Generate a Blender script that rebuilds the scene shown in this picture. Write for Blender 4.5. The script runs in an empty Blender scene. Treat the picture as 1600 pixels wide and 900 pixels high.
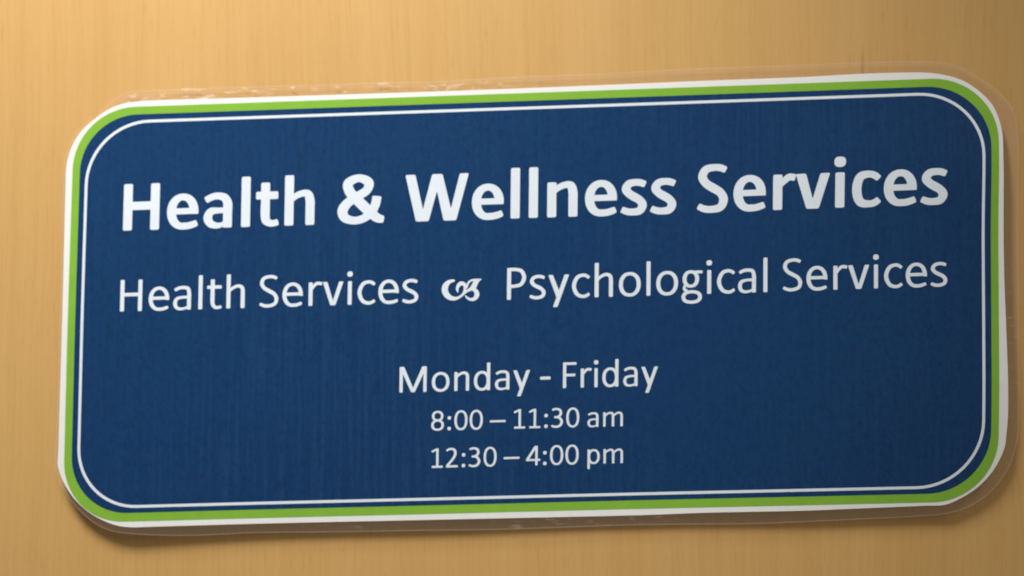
import bpy, bmesh, math, random
from mathutils import Vector, Matrix
from mathutils.geometry import delaunay_2d_cdt
import numpy as np

scn = bpy.context.scene
col = scn.collection

# ------------------------------------------------------------------ camera
cam_d = bpy.data.cameras.new('camera')
cam = bpy.data.objects.new('camera', cam_d)
col.objects.link(cam)
cam.location = (0.025707, -0.648, 1.481263)
cam.rotation_euler = (math.radians(90) + 0.029064, 0.0, 0.039897)
cam_d.lens = 50.0
cam_d.sensor_width = 36.0
cam_d.clip_start = 0.02
cam_d.clip_end = 60.0
cam_d.dof.use_dof = True
cam_d.dof.focus_distance = 0.600
cam_d.dof.aperture_fstop = 5.0
scn.camera = cam

# ------------------------------------------------------------------ world, lamps, exposure
world = bpy.data.worlds.new('World')
scn.world = world
world.use_nodes = True
bg = world.node_tree.nodes['Background']
bg.inputs['Color'].default_value = (1.0, 0.93, 0.84, 1)
bg.inputs['Strength'].default_value = 0.215


def aim(o, target):
    d = Vector(target) - o.location
    o.rotation_euler = d.to_track_quat('-Z', 'Y').to_euler()


down_d = bpy.data.lights.new('ceiling_downlight', 'SPOT')
down_d.energy = 70.0
down_d.color = (1.0, 0.985, 0.955)
down_d.shadow_soft_size = 0.125
down_d.spot_size = math.radians(50)
down_d.spot_blend = 1.0
down = bpy.data.objects.new('ceiling_downlight', down_d)
col.objects.link(down)
down.location = (-0.29, -0.58, 2.34)
aim(down, (-0.145, 0.0, 1.625))

far_d = bpy.data.lights.new('corridor_light', 'AREA')
far_d.energy = 4.2
far_d.color = (1.0, 0.95, 0.88)
far_d.shape = 'RECTANGLE'
far_d.size = 0.5
far_d.size_y = 0.5
far = bpy.data.objects.new('corridor_light', far_d)
col.objects.link(far)
far.location = (0.50, -1.25, 2.75)
aim(far, (0, 0, 1.5))

scn.view_settings.view_transform = 'Standard'
scn.view_settings.look = 'None'
scn.view_settings.exposure = 0.0
scn.view_settings.gamma = 1.0
scn.view_settings.use_curve_mapping = False


# ------------------------------------------------------------------ materials
def new_mat(name):
    m = bpy.data.materials.new(name)
    m.use_nodes = True
    nt = m.node_tree
    b = nt.nodes['Principled BSDF']
    return m, nt, b


def node(nt, kind, **kw):
    n = nt.nodes.new(kind)
    for k, v in kw.items():
        setattr(n, k, v)
    return n


def mixcol(nt, fac, a, b, mode='MIX'):
    n = node(nt, 'ShaderNodeMix', data_type='RGBA', blend_type=mode)
    for sock, val in ((n.inputs[0], fac), (n.inputs[6], a), (n.inputs[7], b)):
        if hasattr(val, 'is_output'):
            nt.links.new(val, sock)
        elif isinstance(val, (int, float)):
            sock.default_value = val
        else:
            sock.default_value = (*val, 1)
    return n.outputs[2]


def noise(nt, vec, scale, detail=2.0, rough=0.5, off=0.0):
    mp = node(nt, 'ShaderNodeMapping')
    mp.inputs['Scale'].default_value = scale
    mp.inputs['Location'].default_value = (off, off * 0.7, off * 1.3)
    nt.links.new(vec, mp.inputs['Vector'])
    n = node(nt, 'ShaderNodeTexNoise')
    n.inputs['Scale'].default_value = 1.0
    n.inputs['Detail'].default_value = detail
    n.inputs['Roughness'].default_value = rough
    nt.links.new(mp.outputs[0], n.inputs['Vector'])
    return n.outputs['Fac']


def remap(nt, val, a, b, c=0.0, d=1.0):
    n = node(nt, 'ShaderNodeMapRange')
    n.inputs[1].default_value = a
    n.inputs[2].default_value = b
    n.inputs[3].default_value = c
    n.inputs[4].default_value = d
    nt.links.new(val, n.inputs[0])
    return n.outputs[0]


def math_n(nt, op, a, b=0.0):
    n = node(nt, 'ShaderNodeMath', operation=op)
    for s, v in ((n.inputs[0], a), (n.inputs[1], b)):
        if hasattr(v, 'is_output'):
            nt.links.new(v, s)
        else:
            s.default_value = v
    return n.outputs[0]


def geo_pos(nt):
    return node(nt, 'ShaderNodeNewGeometry').outputs['Position']


def mat_wood():
    m, nt, b = new_mat('maple_veneer')
    pos = geo_pos(nt)
    # grain drifts a little sideways as it climbs
    warp = noise(nt, pos, (3.0, 3.0, 5.0), 2, 0.5, 4.0)
    wv = node(nt, 'ShaderNodeCombineXYZ')
    nt.links.new(math_n(nt, 'MULTIPLY', math_n(nt, 'SUBTRACT', warp, 0.5), 0.020), wv.inputs[0])
    add = node(nt, 'ShaderNodeVectorMath', operation='ADD')
    nt.links.new(pos, add.inputs[0])
    nt.links.new(wv.outputs[0], add.inputs[1])
    v = add.outputs[0]
    fine = noise(nt, v, (640, 40, 10), 3, 0.6, 1.0)
    mid = noise(nt, v, (150, 20, 2.4), 3, 0.55, 2.0)
    broad = noise(nt, v, (24, 8, 1.6), 2, 0.5, 3.0)
    fleck = noise(nt, v, (900, 60, 70), 2, 0.6, 7.0)
    c = mixcol(nt, remap(nt, broad, 0.3, 0.7), (0.530, 0.309, 0.102), (0.560, 0.335, 0.117))
    c = mixcol(nt, remap(nt, mid, 0.35, 0.68, 0.0, 0.45), c, (0.580, 0.362, 0.135))
    c = mixcol(nt, remap(nt, fine, 0.45, 0.75, 0.0, 0.28), c, (0.435, 0.250, 0.076))
    c = mixcol(nt, remap(nt, fleck, 0.58, 0.76, 0.0, 0.38), c, (0.40, 0.215, 0.065))
    # one dark mineral streak in the veneer above the sign's right half
    sx = node(nt, 'ShaderNodeSeparateXYZ')
    nt.links.new(pos, sx.inputs[0])
    dx = math_n(nt, 'ABSOLUTE', math_n(nt, 'SUBTRACT', sx.outputs[0],
                math_n(nt, 'ADD', 0.15885, math_n(nt, 'MULTIPLY', math_n(nt, 'SUBTRACT', sx.outputs[2], 1.597), 0.045))))
    s1 = remap(nt, dx, 0.0003, 0.0010, 1.0, 0.0)
    dz = math_n(nt, 'ABSOLUTE', math_n(nt, 'SUBTRACT', sx.outputs[2], 1.597))
    s2 = remap(nt, dz, 0.004, 0.016, 1.0, 0.0)
    c = mixcol(nt, math_n(nt, 'MULTIPLY', math_n(nt, 'MULTIPLY', s1, s2), 0.45), c, (0.30, 0.15, 0.045))
    nt.links.new(c, b.inputs['Base Color'])
    b.inputs['Roughness'].default_value = 0.50
    b.inputs['Specular IOR Level'].default_value = 0.30
    bp = node(nt, 'ShaderNodeBump')
    bp.inputs['Strength'].default_value = 0.10
    bp.inputs['Distance'].default_value = 0.0004
    nt.links.new(fine, bp.inputs['Height'])
    nt.links.new(bp.outputs[0], b.inputs['Normal'])
    return m


def mat_blue():
    m, nt, b = new_mat('printed_blue')
    pos = geo_pos(nt)
    streak = noise(nt, pos, (560, 10, 16), 2, 0.5, 1.5)
    patch = noise(nt, pos, (9, 9, 12), 2, 0.5, 5.0)
    mott = noise(nt, pos, (620, 50, 430), 3, 0.6, 2.5)
    fine = noise(nt, pos, (1500, 50, 1300), 2, 0.6, 8.5)
    c = mixcol(nt, remap(nt, patch, 0.3, 0.7), (0.0020, 0.034, 0.118), (0.0028, 0.039, 0.128))
    k = math_n(nt, 'MULTIPLY', remap(nt, streak, 0.42, 0.68), remap(nt, patch, 0.65, 0.40, 0.10, 0.45))
    c = mixcol(nt, k, c, (0.014, 0.064, 0.160))
    c = mixcol(nt, remap(nt, mott, 0.48, 0.68, 0.0, 0.55), c, (0.0015, 0.020, 0.074))
    c = mixcol(nt, remap(nt, fine, 0.45, 0.70, 0.0, 0.30), c, (0.010, 0.052, 0.145))
    nt.links.new(c, b.inputs['Base Color'])
    b.inputs['Roughness'].default_value = 0.55
    b.inputs['Specular IOR Level'].default_value = 0.06
    return m


def mat_print(name, colr, var=0.03):
    m, nt, b = new_mat(name)
    pos = geo_pos(nt)
    n1 = noise(nt, pos, (160, 20, 160), 3, 0.55, 3.5)
    dark = tuple(x * (1 - var * 3) for x in colr)
    c = mixcol(nt, remap(nt, n1, 0.35, 0.7), colr, dark)
    nt.links.new(c, b.inputs['Base Color'])
    b.inputs['Roughness'].default_value = 0.55
    b.inputs['Specular IOR Level'].default_value = 0.06
    return m


def mat_film(name, milk, gloss_rough, patches):
    m = bpy.data.materials.new(name)
    m.use_nodes = True
    nt = m.node_tree
    nt.nodes.clear()
    out = node(nt, 'ShaderNodeOutputMaterial')
    pos = geo_pos(nt)
    tr = node(nt, 'ShaderNodeBsdfTransparent')
    tr.inputs[0].default_value = (0.97, 0.955, 0.95, 1) if patches else (0.985, 0.985, 0.985, 1)
    gl = node(nt, 'ShaderNodeBsdfGlossy')
    gl.inputs['Roughness'].default_value = gloss_rough
    lw = node(nt, 'ShaderNodeLayerWeight')          # Schlick reflectance, the same from both sides of the film
    fres = math_n(nt, 'ADD', math_n(nt, 'MULTIPLY', math_n(nt, 'POWER', lw.outputs['Facing'], 5.0), 0.96), 0.028)
    rip = noise(nt, pos, (70, 30, 70), 2, 0.5, 6.0)
    bp = node(nt, 'ShaderNodeBump')
    bp.inputs['Strength'].default_value = 0.02 if patches else 0.03
    bp.inputs['Distance'].default_value = 0.001
    nt.links.new(rip, bp.inputs['Height'])
    nt.links.new(bp.outputs[0], gl.inputs['Normal'])
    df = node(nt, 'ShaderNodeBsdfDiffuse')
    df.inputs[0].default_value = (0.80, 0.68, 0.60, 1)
    mx1 = node(nt, 'ShaderNodeMixShader')
    if patches:
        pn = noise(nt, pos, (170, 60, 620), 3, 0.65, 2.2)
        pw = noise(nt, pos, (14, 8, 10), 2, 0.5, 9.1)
        # glints painted in as pale specks, thickest along the upper left of the margin
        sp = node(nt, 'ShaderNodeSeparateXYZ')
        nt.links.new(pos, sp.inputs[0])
        glint = math_n(nt, 'MULTIPLY', remap(nt, sp.outputs[2], 1.580, 1.585),
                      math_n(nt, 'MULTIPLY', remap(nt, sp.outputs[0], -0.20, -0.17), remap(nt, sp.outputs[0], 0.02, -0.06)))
        glint = math_n(nt, 'ADD', math_n(nt, 'MULTIPLY', glint, 0.60), remap(nt, pw, 0.52, 0.68, 0.0, 0.16))
        k = math_n(nt, 'MULTIPLY', remap(nt, pn, 0.56, 0.70), glint)
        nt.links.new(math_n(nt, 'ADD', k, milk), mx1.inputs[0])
    else:
        mx1.inputs[0].default_value = milk
    nt.links.new(tr.outputs[0], mx1.inputs[1])
    nt.links.new(df.outputs[0], mx1.inputs[2])
    mx2 = node(nt, 'ShaderNodeMixShader')
    nt.links.new(fres, mx2.inputs[0])
    nt.links.new(mx1.outputs[0], mx2.inputs[1])
    nt.links.new(gl.outputs[0], mx2.inputs[2])
    nt.links.new(mx2.outputs[0], out.inputs[0])
    return m


M_wood = mat_wood()
M_blue = mat_blue()
M_green = mat_print('printed_green', (0.222, 0.455, 0.045), 0.02)
M_paper = mat_print('white_card', (0.80, 0.81, 0.79), 0.008)
M_ink = mat_print('white_lettering', (0.72, 0.79, 0.86), 0.012)
M_film = mat_film('clear_film', 0.0, 0.16, False)
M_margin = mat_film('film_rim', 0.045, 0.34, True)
M_edge = mat_film('film_edge', 0.16, 0.30, True)  # paler diffuse mix paints a highlight line along the film's outer edge


# ------------------------------------------------------------------ wall
def link(name, me, mat=None, parent=None):
    o = bpy.data.objects.new(name, me)
    col.objects.link(o)
    if mat:
        me.materials.append(mat)
    if parent:
        o.parent = parent
    return o


bm = bmesh.new()
x0, x1, z0, z1, t = -2.4, 2.4, 0.0, 2.9, 0.045
vs = [bm.verts.new(p) for p in ((x0, 0, z0), (x1, 0, z0), (x1, 0, z1), (x0, 0, z1),
                                (x0, t, z0), (x1, t, z0), (x1, t, z1), (x0, t, z1))]
for f in ((0, 1, 2, 3), (5, 4, 7, 6), (4, 0, 3, 7), (1, 5, 6, 2), (3, 2, 6, 7), (4, 5, 1, 0)):
    bm.faces.new([vs[i] for i in f])
me = bpy.data.meshes.new('wall')
bm.to_mesh(me)
bm.free()
wall = link('wall', me, M_wood)
wall['kind'] = 'structure'
wall['label'] = 'honey coloured maple veneer panel with fine vertical grain behind the sign'

# ------------------------------------------------------------------ sign geometry
# u runs along the sign's printed rows, v down its columns; one unit is 0.29 mm,
# and (0,0)-(1406,608) is the thin white keyline's rectangle.
SIGN_AT = Vector((0.0072, 0.0, 1.3900))          # foot of the sign on the wall


def lag(s, a, b, c):                               # parabola through s = 0, .6, 1
    return a * (s - .6) * (s - 1) / .6 + b * s * (s - 1) / (.6 * -.4) + c * s * (s - .6) / .4


def sstep(a, b, x):
    k = min(1.0, max(0.0, (x - a) / (b - a)))
    return k * k * (3 - 2 * k)


def lift(u, v):                                    # how far the curling sheet stands off the wall (m)
    s = min(1.06, max(-.06, u / 1406.0))
    tt = min(1.12, max(-.12, v / 608.0))
    k = max(0.0, tt + .10) / 1.10
    z = 1.3 + (lag(s, 6.6, 4.5, 5.6) - 1.3) * k
    z += 5.4 * sstep(.66, 1.06, s) * sstep(-.08, .24, tt) * (1 - sstep(.7, 1.2, tt))
    z += .7 * math.exp(-((s + .02) / .1) ** 2) * sstep(0, .5, tt) * (1 - sstep(.5, 1, tt))
    z += .25 * math.sin(s * 17 + 1) * max(0, tt)
    return z * 0.001


def P(u, v, off=0.0):
    k = u - 6.6 * sstep(.55, 1.1, u / 1406.0) * sstep(-.1, .4, v / 608.0)   # the curl takes up a little of the sheet's length
    x = 0.00029017367 * k - 2.7600378e-06 * v - 0.19584312
    z = 8.2886207e-06 * u - 0.00028982126 * v + 1.57634184
    return Vector((x, -(lift(u, v) + off), z)) - SIGN_AT


def spline(pts, n=6, closed=True):
    out = []
    m = len(pts)
    rng = range(m) if closed else range(m - 1)
    for i in rng:
        if closed:
            p = [pts[(i + k) % m] for k in (-1, 0, 1, 2)]
        else:
            p = [pts[min(m - 1, max(0, i + k))] for k in (-1, 0, 1, 2)]
        p = [np.array(q, float) for q in p]
        # centripetal Catmull-Rom
        tk = [0.0]
        for k in range(3):
            d = np.linalg.norm(p[k + 1][:2] - p[k][:2])
            tk.append(tk[-1] + max(d, 1e-4) ** 0.5)
        for j in range(n):
            t = tk[1] + (tk[2] - tk[1]) * j / n
            A1 = (tk[1] - t) / (tk[1] - tk[0]) * p[0] + (t - tk[0]) / (tk[1] - tk[0]) * p[1]
            A2 = (tk[2] - t) / (tk[2] - tk[1]) * p[1] + (t - tk[1]) / (tk[2] - tk[1]) * p[2]
            A3 = (tk[3] - t) / (tk[3] - tk[2]) * p[2] + (t - tk[2]) / (tk[3] - tk[2]) * p[3]
            B1 = (tk[2] - t) / (tk[2] - tk[0]) * A1 + (t - tk[0]) / (tk[2] - tk[0]) * A2
            B2 = (tk[3] - t) / (tk[3] - tk[1]) * A2 + (t - tk[1]) / (tk[3] - tk[1]) * A3
            out.append((tk[2] - t) / (tk[2] - tk[1]) * B1 + (t - tk[1]) / (tk[2] - tk[1]) * B2)
    if not closed:
        out.append(np.array(pts[-1], float))
    return out


def rrect(a, b, c, d, radii, n=16):
    """rounded rectangle from (a,b) to (c,d); radii TL, TR, BR, BL; points run round it once"""
    out = []
    cs = ((a, b, 1, 1, 180), (c, b, -1, 1, 270), (c, d, -1, -1, 0), (a, d, 1, -1, 90))
    for (x, y, sx, sy, a0), r in zip(cs, radii):
        for i in range(n + 1):
            t = math.radians(a0 + 90 * i / n)
            out.append((x + sx * r + r * math.cos(t), y + sy * r + r * math.sin(t)))
    return out


def inside(poly, pts):
    poly = np.array([(p[0], p[1]) for p in poly])
    x, y = pts[:, 0], pts[:, 1]
    r = np.zeros(len(pts), bool)
    j = len(poly) - 1
    for i in range(len(poly)):
        xi, yi = poly[i]
        xj, yj = poly[j]
        c = ((yi > y) != (yj > y))
        with np.errstate(divide='ignore', invalid='ignore'):
            r ^= c & (x < (xj - xi) * (y - yi) / (yj - yi) + xi)
        j = i
    return r


def dense(loop, d=16.0):
    res = []
    for i, p in enumerate(loop):
        q = loop[(i + 1) % len(loop)]
        k = max(1, math.ceil(math.dist((p[0], p[1]), (q[0], q[1])) / d))
        for j in range(k):
            res.append((p[0] + (q[0] - p[0]) * j / k, p[1] + (q[1] - p[1]) * j / k))
    return res


def sheet(name, outer, holes, off, thick, mat, parent, step=22):
    """a sheet of the sign: outline with holes, following the curl, with a real edge"""
    outer, holes = dense(outer), [dense(h) for h in holes]
    loops = [outer] + holes
    vs, ed = [], []
    for lp in loops:
        k = len(vs)
        vs += [Vector((p[0], p[1])) for p in lp]
        ed += [(k + i, k + (i + 1) % len(lp)) for i in range(len(lp))]
    nb = len(vs)
    oa = np.array([(p[0], p[1]) for p in outer])
    gx, gy = np.meshgrid(np.arange(oa[:, 0].min(), oa[:, 0].max(), step), np.arange(oa[:, 1].min(), oa[:, 1].max(), step))
    g = np.c_[gx.ravel(), gy.ravel()]
    ok = inside(outer, g)
    for h in holes:
        ok &= ~inside(h, g)
    ba = np.array([(p.x, p.y) for p in vs])
    for q in g[ok]:
        if np.min(np.sum((ba - q) ** 2, 1)) > 60:
            vs.append(Vector(q))
    rv, re, rf, *_ = delaunay_2d_cdt(vs, ed, [], 0, 1e-4)
    rv = [(p.x, p.y) for p in rv]
    cen = np.array([np.mean([rv[i] for i in f], axis=0) for f in rf])
    ok = inside(outer, cen)
    for h in holes:
        ok &= ~inside(h, cen)
    bm = bmesh.new()
    used = {}
    for f, k in zip(rf, ok):
        if not k:
            continue
        vv = []
        for i in f:
            if i not in used:
                used[i] = bm.verts.new(P(rv[i][0], rv[i][1], off))
            vv.append(used[i])
        bm.faces.new(vv)
    bmesh.ops.recalc_face_normals(bm, faces=bm.faces)
    bm.normal_update()
    if sum(f.normal.y for f in bm.faces) > 0:
        bmesh.ops.reverse_faces(bm, faces=bm.faces)
    if thick > 0:
        r = bmesh.ops.extrude_face_region(bm, geom=list(bm.faces), use_keep_orig=True)
        new = [e for e in r['geom'] if isinstance(e, bmesh.types.BMVert)]
        bmesh.ops.translate(bm, verts=new, vec=(0, thick, 0))
        bmesh.ops.recalc_face_normals(bm, faces=bm.faces)
    bm.normal_update()
    for e in bm.edges:                                 # crisp cut edges, smooth faces
        if len(e.link_faces) == 2 and e.link_faces[0].normal.dot(e.link_faces[1].normal) < 0.7:
            e.smooth = False
    for f in bm.faces:
        f.smooth = True
    me = bpy.data.meshes.new(name)
    bm.to_mesh(me)
    bm.free()
    return link(name, me, mat, parent)


CARD = [(96.0, -33.0), (73.5, -31.9), (51.4, -28.6), (29.1, -19.4), (5.5, -2.7), (-10.2, 11.7), (-22.7, 31.1),
        (-31.0, 54.6), (-33.5, 75.2), (-33.5, 99.0), (-33.1, 149.9), (-32.0, 302.2), (-32.7, 484.2), (-33.0, 524.5),
        (-33.3, 539.6), (-28.2, 556.5), (-17.6, 576.9), (-3.6, 595.7), (17.2, 614.5), (39.1, 627.6), (64.7, 637.4),
        (87.2, 640.4), (107.5, 640.4), (279.8, 639.9), (581.2, 640.4), (879.5, 641.0), (978.3, 639.5), (1135.5, 639.6),
        (1213.8, 638.2), (1321.1, 636.1), (1350.3, 635.3), (1374.6, 625.3), (1398.9, 609.5), (1421.2, 585.5),
        (1437.8, 551.6), (1441.0, 527.1), (1442.9, 492.8), (1439.8, 354.8), (1437.9, 295.5), (1436.5, 147.0),
        (1435.5, 97.3), (1434.7, 67.5), (1429.9, 44.1), (1420.1, 20.5), (1401.8, -0.3), (1376.0, -19.2),
        (1346.6, -29.4), (1320.4, -33.7), (1290.9, -35.2), (1212.1, -35.6), (1133.1, -33.9), (974.5, -33.5),
        (674.6, -31.6), (269.8, -32.2)]
FILM = [(106.0, -49.7), (60.9, -47.7), (36.5, -34.3), (14.2, -13.6), (-14.1, 8.9), (-27.1, 30.9), (-35.9, 54.1),
        (-37.5, 78.5), (-37.2, 149.8), (-35.9, 302.1), (-36.6, 484.1), (-37.5, 540.5), (-31.5, 561.8), (-19.9, 583.2),
        (-5.2, 603.7), (13.6, 622.0), (34.0, 637.0), (60.0, 647.0), (97.5, 652.0), (178.8, 656.1), (280.0, 654.4),
        (400.9, 656.2), (531.4, 656.9), (681.2, 658.3), (879.6, 656.3), (1057.1, 658.4), (1213.9, 655.2),
        (1311.4, 652.5), (1353.2, 649.3), (1384.3, 640.5), (1416.4, 619.7), (1442.6, 586.0), (1456.2, 547.1),
        (1459.1, 503.0), (1459.2, 355.4), (1458.4, 157.6), (1457.5, 58.3), (1450.5, 27.0), (1431.0, 1.0), (1412.0, -15.0),
        (1391.0, -29.6), (1365.5, -43.5), (1330.2, -50.8), (1212.1, -53.6), (1123.2, -53.3), (974.4, -53.6),
        (824.8, -50.9), (674.4, -50.3), (523.3, -47.6), (472.7, -48.9), (371.3, -48.9), (269.6, -50.0)]


def inset(poly, d):
    """move every point of a clockwise-or-not closed loop inwards by d"""
    a = np.array([(p[0], p[1]) for p in poly])
    tg = np.roll(a, -1, 0) - np.roll(a, 1, 0)
    tg /= np.linalg.norm(tg, axis=1)[:, None]
    n = np.c_[-tg[:, 1], tg[:, 0]]
    if not inside(poly, (a[:1] + n[:1] * 2))[0]:
        n = -n
    return [tuple(p) for p in a + n * d]


sign = bpy.data.objects.new('office_hours_sign', None)
sign.empty_display_size = 0.05
col.objects.link(sign)
sign.location = SIGN_AT
sign['label'] = 'blue laminated paper sign with green border and white lettering mounted on maple panel'
sign['category'] = 'sign'

card_o = spline(CARD, 4)
film_o = spline(FILM, 5)
card = sheet('card', card_o, [], 0.0005, 0.0005, M_paper, sign)
card['label'] = 'hand cut white card showing as a narrow rim'
GO = rrect(-23, -24, 1429, 631, (98, 102, 98, 96))
BO = rrect(-11, -11.5, 1417.5, 617.5, (90, 99, 95, 90))
green = sheet('green_border', GO, [inset(BO, 1.5)], 0.00060, 0.0, M_green, sign)
green['label'] = 'lime green printed border'
blue = sheet('blue_panel', BO, [], 0.00070, 0.0, M_blue, sign)
blue['label'] = 'dark blue printed panel'
K1 = rrect(-2.2, -2.2, 1408.2, 610.2, (101, 102, 102, 95))
K2 = rrect(2.2, 2.2, 1403.8, 605.8, (97, 98, 98, 91))
sheet('white_keyline', K1, [K2], 0.00080, 0.0, M_ink, blue)
film = sheet('laminate_film', card_o, [], 0.00092, 0.0, M_film, sign)
film['label'] = 'clear glossy laminate over the print'
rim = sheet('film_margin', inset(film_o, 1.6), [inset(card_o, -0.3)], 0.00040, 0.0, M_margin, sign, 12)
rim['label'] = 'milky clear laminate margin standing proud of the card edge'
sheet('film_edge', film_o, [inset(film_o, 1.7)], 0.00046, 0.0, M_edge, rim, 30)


# ------------------------------------------------------------------ lettering, drawn stroke by stroke (units 1/1000 em)
class Glyph:
    def __init__(s, bold):
        s.B = bold
        s.V = 123 if bold else 81
        s.Z = 92 if bold else 65
        s.r = 22 if bold else 16
        s.f = []

    def poly(s, pts, r=None):
        r = s.r if r is None else r
        out = []
        m = len(pts)
        for i in range(m):
            p0, p1, p2 = (np.array(pts[(i + k) % m], float) for k in (-1, 0, 1))
            a, b = p0 - p1, p2 - p1
            la, lb = np.linalg.norm(a), np.linalg.norm(b)
            d = min(r, la * .45, lb * .45)
            q0, q2 = p1 + a / la * d, p1 + b / lb * d
            for j in range(4):
                t = j / 3
                out.append((1 - t) ** 2 * q0 + 2 * t * (1 - t) * p1 + t * t * q2)
        s.f.append([tuple(p) for p in out])

    def bar(s, a, b, c, d, r=None):
        s.poly([(a, b), (c, b), (c, d), (a, d)], r)

    def ring(s, a, b, c, d, V=None, Z=None, a0=0, a1=360, p=2.2, n=44):
        V = s.V if V is None else V
        Z = s.Z if Z is None else Z
        cx, cy, rx, ry = (a + c) / 2, (b + d) / 2, (c - a) / 2, (d - b) / 2

        def pt(t, rx, ry):
            ct, st = math.cos(t), math.sin(t)
            return (cx + rx * math.copysign(abs(ct) ** (2 / p), ct), cy + ry * math.copysign(abs(st) ** (2 / p), st))
        ts = [math.radians(a0 + (a1 - a0) * i / n) for i in range(n + 1)]
        o = [pt(t, rx, ry) for t in ts]
        i_ = [pt(t, rx - V, ry - Z) for t in ts]
        for k in range(n):
            s.f.append([o[k], o[k + 1], i_[k + 1], i_[k]])

    def cur(s, pts, n=7):
        c = spline(pts, n, False)
        for end, nxt, at in ((c[0], c[1], 0), (c[-1], c[-2], None)):   # soften the cut ends
            t = (end - nxt)[:2]
            t = t / np.linalg.norm(t)
            e1 = np.array((*(end[:2] + t * s.r * .30), end[2] * .90))
            e2 = np.array((*(end[:2] + t * s.r * .55), max(end[2] - 1.6 * s.r, end[2] * .4)))
            c = [e2, e1] + c if at == 0 else c + [e1, e2]
        L, R = [], []
        for i, q in enumerate(c):
            a, b = c[max(0, i - 1)], c[min(len(c) - 1, i + 1)]
            t = (b - a)[:2]
            t = t / np.linalg.norm(t)
            nn = np.array((-t[1], t[0])) * q[2] / 2
            L.append(tuple(q[:2] + nn))
            R.append(tuple(q[:2] - nn))
        for i in range(len(c) - 1):
            s.f.append([L[i], L[i + 1], R[i + 1]])
            s.f.append([L[i], R[i + 1], R[i]])

    def dot(s, x, y, rx, ry):
        s.f.append([(x + rx * math.copysign(abs(math.cos(t)) ** .78, math.cos(t)),
                     y + ry * math.copysign(abs(math.sin(t)) ** .78, math.sin(t)))
                    for t in (2 * math.pi * i / 20 for i in range(20))])


ADV = dict(zip('HealthSrvicPyogMnFd-8:0–13m24ps ',
               (623, 498, 479, 229, 335, 525, 459, 349, 452, 229, 423, 517, 453, 527, 471, 855, 525, 459, 525, 306, 507,
                267, 507, 498, 507, 507, 799, 507, 507, 525, 391, 226)))
ADVB = {'H': 630, 'e': 503, 'a': 494, 'l': 246, 't': 347, 'h': 537, '&': 705, 'W': 890, 'n': 537, 's': 399, 'S': 473,
        'r': 355, 'v': 473, 'i': 246, 'c': 418, ' ': 226}


def arch(g, L, R, bar_h):
    V, Z = g.V, g.Z
    g.bar(L, 0, L + V, bar_h)
    mid = (L + V + R) / 2 - (2 if g.B else 0)
    g.cur([(L + V * .55, 325, Z * .75), (L + V + 38, 402, Z * .92), (mid + 8, 479 - Z / 2, Z), (R - V * .72, 412, V * .92),
           (R - V / 2, 315, V), (R - V / 2, 270, V)])
    g.bar(R - V, 0, R, 300)


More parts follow.
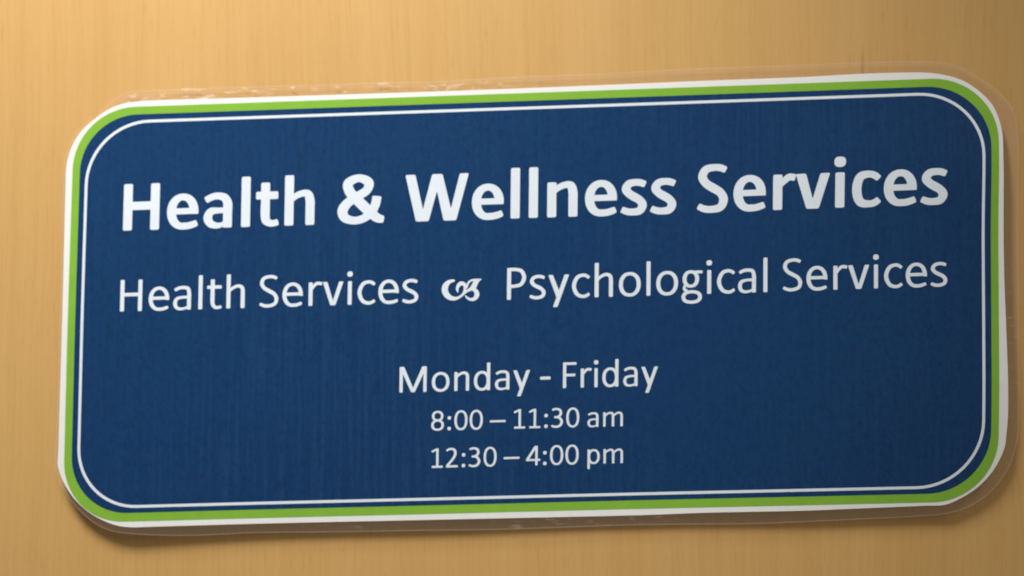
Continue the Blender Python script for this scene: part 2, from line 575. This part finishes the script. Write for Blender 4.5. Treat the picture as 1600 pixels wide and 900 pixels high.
def draw(ch, B):
    g = Glyph(B)
    V, Z = g.V, g.Z
    if ch == 'H':
        L, A = (67, 630) if B else (90, 623)
        g.bar(L, 0, L + V, 632)
        g.bar(A - L - V, 0, A - L, 632)
        lo, hi = (276, 388) if B else (300, 371)
        g.bar(L + V / 2, lo, A - L - V / 2, hi, 1)
    elif ch == 'e':
        L, R = (38, 470) if B else (44, 458)
        lo, hi = (199, 281) if B else (215, 279)
        g.ring(L, -9, R, 480, V, Z, -7, 285, 2.1)
        g.bar(L + V * .6, lo, R - 3, hi, 2)
        cx = (L + R) / 2
        g.cur([(cx - 10, -9 + Z / 2, Z), (cx + 60, -7 + Z / 2, Z), (R - 90, 6 + Z / 2, Z), (R - 26, 28 + Z / 2, Z * .92)])
    elif ch == 'a':
        L, R = (36, 430) if B else (42, 404)
        g.bar(R - V, 0, R, 330)
        g.cur([(L + 36, 382 if B else 398, Z * .95), (L + 100, 414 if B else 432, Z), (L + 180, 479 - Z / 2, Z),
               (R - V * .85, 424 if not B else 405, V * .88), (R - V / 2, 325, V), (R - V / 2, 240, V)])
        q = .85
        g.cur([(R - V * .4, 283 - Z * .5 if B else 250, Z * q), (L + V + 80, 280 - Z * .5 if B else 247, Z * q),
               (L + V * .85, 222 if B else 215, V * .85), (L + V / 2, 138, V * .97), (L + V * .8, 55 if not B else 62, V * .85),
               (L + V + 52, -9 + Z * .45, Z * .9), (R - V - 28, 34 if not B else 38, Z * .72), (R - V * .45, 84, Z * .6)])
    elif ch == 'l':
        A = 246 if B else 229
        g.bar((A - V) / 2, 0, (A + V) / 2, 681)
    elif ch == 't':
        L, R = (16, 327) if B else (18, 318)
        sx = (L + 68 + V / 2) if B else 90 + V / 2
        g.bar(sx - V / 2, 150, sx + V / 2, 592)
        g.bar(L, (366 if B else 402), R - 6, 470)
        g.cur([(sx, 300, V), (sx, 150, V), (sx + 14, 78, V * .93), (sx + 72 + (10 if B else 0), -8 + Z / 2, Z * .98),
               (R - 12, 6 + Z / 2, Z * .92)])
    elif ch in 'hn':
        L, R = (64, 474) if B else (78, 448)
        arch(g, L, R, 681 if ch == 'h' else 470)
    elif ch == 'm':
        arch(g, 78, 440, 470)
        g2 = Glyph(B)
        arch(g2, 440 - V, 722, 300)
        g.f += g2.f
    elif ch == 'r':
        L = 64 if B else 78
        R = 352 if B else 345
        g.bar(L, 0, L + V, 470)
        g.cur([(L + V * .5, 300, Z * .8), (L + V + 32, 392 if B else 405, Z * .95), (L + V + 92, 479 - Z / 2, Z), (R - 4, 470 - Z / 2, Z)])
    elif ch == 'v':
        if B:
            L, R, m = 8, 465, 237
            g.poly([(L, 470), (L + 138, 470), (m, 132), (R - 128, 470), (R, 470), (m + 82, 0), (m - 82, 0)])
        else:
            L, R, m = 16, 437, 226
            g.poly([(L, 470), (L + 92, 470), (m, 92), (R - 90, 470), (R, 470), (m + 52, 0), (m - 52, 0)])
    elif ch == 'y':
        g.poly([(346, 470), (438, 470), (208, -172), (116, -172)])
        g.poly([(16, 470), (108, 470), (275, 60), (236, -4), (194, -4)])
    elif ch == 'i':
        A = 246 if B else 229
        g.bar((A - V) / 2, 0, (A + V) / 2, 470)
        if B:
            g.dot(A / 2, 612, 77, 70)
        else:
            g.dot(A / 2, 614, 56, 53)
    elif ch == 'c':
        L = 38 if B else 43
        R = 395
        g.cur([(R - 12, 374 if B else 394, Z * .95), (R - 58, 412 if B else 430, Z), (L + 222, 479 - Z / 2, Z),
               (L + 110, 402 if B else 406, V * .93), (L + V / 2, 235, V), (L + 110, 66, V * .93), (L + 222, -9 + Z / 2, Z),
               (R - 56, 52 if B else 38, Z), (R - 8, 88 if B else 72, Z * .95)])
    elif ch == 's':
        L, R = (28, 374) if B else (34, 358)
        h = Z / 2
        g.cur([(R - 34, 451 - h, Z * .95), (R - 88, 472 - h, Z), (R - 168, 479 - h, Z), (L + V * .75 + 6, 412, V * .86),
               (L + V * .5, 345, V * .95), (L + V * .5 + 45, 282, V * .88), ((L + R) / 2, 239, V * .92),
               (R - V * .5 - 42, 195, V * .88), (R - V * .5, 128, V * .95), (R - V * .75 - 4, 56, V * .86),
               (L + 150, -9 + h, Z), (L + 75, 0 + h, Z), (L + 12, 26 + h, Z * .92)])
    elif ch == 'S':
        L, R = (32, 440) if B else (38, 420)
        h = Z / 2
        g.cur([(R - 42, 608 - h, Z * .95), (R - 98, 634 - h, Z), (R - 185, 643 - h, Z), (L + V * .75 + 14, 572, V * .86),
               (L + V * .5, 476, V * .95), (L + V * .5 + 48, 388, V * .9), ((L + R) / 2 + 2, 323, V * .94),
               (R - V * .5 - 44, 258, V * .9), (R - V * .5, 166, V * .95), (R - V * .75 - 10, 66, V * .86),
               (L + 172, -9 + h, Z), (L + 82, 3 + h, Z), (L + 14, 35 + h, Z * .92)])
    elif ch == 'P':
        g.bar(92, 0, 92 + V, 632)
        g.cur([(130, 632 - Z / 2, Z), (255, 632 - Z / 2, Z), (378, 566, V * .9), (436, 436, V), (374, 302, V * .9),
               (250, 268, Z), (130, 266, Z)])
        g.bar(92, 632 - Z, 230, 632)
    elif ch == 'o':
        g.ring(43, -9, 484, 479)
    elif ch == 'd':
        g.bar(447 - V, 0, 447, 681)
        g.ring(43, -9, 440, 479, V, Z)
    elif ch == 'p':
        g.bar(78, -168, 78 + V, 470)
        g.ring(86, -9, 482, 479, V, Z)
    elif ch == 'g':
        g.ring(48, 132, 382, 479, 80, 62)
        g.bar(300, 412, 452, 470)
        g.cur([(112, 188, 50), (82, 138, 58), (92, 98, 62), (140, 66, 62)])
        g.ring(28, -186, 440, 82, 76, 62, p=2.3)
    elif ch == 'M':
        g.bar(88, 0, 88 + 82, 632)
        g.bar(767 - 82, 0, 767, 632)
        g.poly([(88, 632), (200, 632), (428, 108), (655, 632), (767, 632), (474, 0), (382, 0)])
    elif ch == 'F':
        g.bar(92, 0, 92 + V, 632)
        g.bar(92, 632 - Z, 428, 632)
        g.bar(130, 285, 404, 285 + Z)
    elif ch == '-':
        g.bar(28, 222, 278, 296)
    elif ch == '–':
        g.bar(-4, 226, 504, 294)
    elif ch == '0':
        g.ring(36, -10, 471, 642, V, Z, p=2.25)
    elif ch == '8':
        g.ring(64, 300, 443, 642, 80, 64)
        g.ring(42, -10, 465, 356, 84, 66)
    elif ch == '1':
        g.bar(80, 0, 452, 68)
        g.bar(226, 0, 226 + V, 634)
        g.cur([(84, 528, 62), (170, 572, 66), (270, 612, 58)])
    elif ch == '3':
        g.cur([(78, 578, 64), (148, 603, 69), (228, 608, 69), (326, 572, 80), (362, 478, 86), (312, 378, 80), (218, 342, 68), (150, 341, 66)])
        g.cur([(150, 341, 66), (240, 338, 68), (346, 288, 80), (390, 180, 88), (334, 68, 82), (206, 25, 70), (122, 38, 68), (56, 66, 64)])
    elif ch == '2':
        g.cur([(72, 552, 64), (148, 597, 69), (228, 608, 70), (328, 570, 82), (364, 470, 88), (330, 350, 84), (228, 212, 80), (96, 62, 80)])
        g.bar(54, 0, 452, 72)
    elif ch == '4':
        g.bar(324, 0, 324 + V, 632)
        g.bar(24, 142, 492, 210)
        g.poly([(300, 632), (395, 632), (108, 178), (24, 178), (24, 205)])
    elif ch == ':':
        g.dot(134, 402, 58, 58)
        g.dot(134, 54, 58, 58)
    elif ch == 'W':
        q = lambda X, Y: ((X - 590) / .515 + 18, (514 - Y) / 332 * 632)
        g.poly([q(*p) for p in ((590, 182), (660, 182), (716, 430), (778, 182), (850, 182), (912, 430), (972, 182), (1035, 182),
                                (950, 514), (862, 514), (813, 302), (757, 514), (668, 514))])
    elif ch == '&':
        q = lambda X, Y, w: ((X - 118) / .515 + 36, (524 - Y) / .525, w / .52)
        g.cur([q(*p) for p in ((391, 340, 64), (382, 392, 64), (352, 448, 62), (300, 490, 56), (232, 503, 54), (168, 478, 64),
                               (155, 430, 72), (186, 380, 66), (252, 335, 62), (322, 288, 62), (334, 238, 66), (264, 203, 54),
                               (190, 240, 68), (204, 300, 70), (262, 364, 72), (345, 446, 70), (398, 490, 62), (436, 500, 50))], 6)
    return g


def ornament():
    g = Glyph(True)
    g.cur([(448, 282, 50), (400, 282, 66), (320, 312, 96), (243, 400, 136), (228, 520, 144), (300, 640, 130), (420, 698, 96),
           (540, 680, 62), (640, 612, 52), (720, 540, 62), (800, 495, 70), (880, 470, 60)])
    g.cur([(536, 548, 20), (518, 500, 52), (530, 420, 76), (585, 352, 92), (655, 350, 92), (700, 410, 74), (690, 510, 54),
           (650, 590, 44)])
    g.cur([(740, 440, 50), (752, 380, 50), (800, 305, 46), (870, 268, 48), (960, 262, 48), (1068, 252, 30)])
    g.poly([(880, 250), (1074, 238), (1010, 330), (950, 470), (850, 500), (760, 500), (830, 420), (890, 310)], 8)
    g.cur([(860, 478, 60), (940, 510, 96), (980, 600, 112), (940, 690, 96), (855, 722, 70), (765, 690, 50), (716, 638, 34)])
    return g


def glyph_tris(g):
    vs, fs = [], []
    for f in g.f:
        # drop repeated neighbours
        q = []
        for p in f:
            if not q or math.dist(p, q[-1]) > .05:   # noqa
                q.append(p)
        if len(q) > 1 and math.dist(q[0], q[-1]) <= .05:
            q.pop()
        if len(q) < 3:
            continue
        if sum(q[i - 1][0] * q[i][1] - q[i][0] * q[i - 1][1] for i in range(len(q))) < 0:
            q.reverse()
        k = len(vs)
        vs += [Vector(p) for p in q]
        fs.append(list(range(k, k + len(q))))
    rv, re, rf, ov, oe, of = delaunay_2d_cdt(vs, [], fs, 0, 1e-3, True)
    return [(p.x, p.y) for p in rv], [f for f, o in zip(rf, of) if o]


cache = {}


def get(ch, B):
    if (ch, B) not in cache:
        rv, rf = glyph_tris(draw(ch, B))
        ids = sorted({i for f in rf for i in f})
        at = {i: k for k, i in enumerate(ids)}
        used = [rv[i] for i in ids]
        tri = [[at[i] for i in f] for f in rf]
        xs = [p[0] for p in used]
        cache[(ch, B)] = (used, tri, min(xs), max(xs))
    return cache[(ch, B)]


def place(name, uvs, tri, label=None):
    bm = bmesh.new()
    vv = [bm.verts.new(P(u, v, 0.00080)) for u, v in uvs]
    for t in tri:
        try:
            bm.faces.new([vv[i] for i in t])
        except ValueError:
            pass
    bm.normal_update()
    if sum(f.normal.y for f in bm.faces) > 0:
        bmesh.ops.reverse_faces(bm, faces=bm.faces)
    me = bpy.data.meshes.new(name)
    bm.to_mesh(me)
    bm.free()
    o = link(name, me, M_ink, blue)
    if label:
        o['label'] = label
    return o


def word(text, u0, u1, base, em, B=False):
    adv = ADVB if B else ADV
    x, items = 0.0, []
    for ch in text:
        items.append((ch, x))
        x += adv[ch] if ch in adv else 500
    lo = items[0][1] + get(text[0], B)[2]
    hi = items[-1][1] + get(text[-1], B)[3]
    k = (u1 - u0) / (hi - lo)
    for ch, ax in items:
        rv, tri, *_ = get(ch, B)
        kind = ('digit' if ch.isdigit() else 'letter' if ch.isalpha() else
                {'&': 'ampersand', '-': 'hyphen', '–': 'dash', ':': 'colon'}[ch])
        place(kind, [(u0 + (ax + px - lo) * k, base - py * em / 1000.0) for px, py in rv], tri)


L1, L2, L3, L4, L5 = 173.7, 301.1, 441.2, 502.3, 559.9
word('Health', 60.9, 365.0, L1, 117, True)
word('&', 401.3, 475.4, L1, 117, True)
word('Wellness', 508.5, 933.4, L1, 117, True)
word('Services', 965.7, 1351.4, L1, 117, True)
word('Health', 59.7, 256.8, 301.7, 78.6)
word('Services', 280.1, 530.8, 301.5, 78.6)
word('Psychological', 669.8, 1076.0, 301.0, 78.6)
word('Services', 1099.8, 1351.6, 300.5, 78.6)
word('Monday', 503.2, 706.9, L3, 63)
word('-', 723.0, 739.0, L3, 63)
word('Friday', 758.4, 906.1, L3, 63)
word('8:00', 553.7, 634.2, 501.9, 47.5)
word('–', 645.2, 669.7, L4, 47.5)
word('11:30', 682.4, 784.3, L4, 47.5)
word('am', 797.0, 852.1, L4 + .5, 47.5)
word('12:30', 554.7, 656.3, L5, 47.5)
word('–', 667.4, 691.9, L5, 47.5)
word('4:00', 702.2, 783.8, L5, 47.5)
word('pm', 797.5, 852.7, L5, 47.5)
rv, tri = glyph_tris(ornament())
place('flourish', [(557.2 + x * 80.3 / 1200, 249.1 + y * 60.3 / 900 + x * 2.1 / 1200) for x, y in rv], tri,
      'small scroll ornament between the two services')
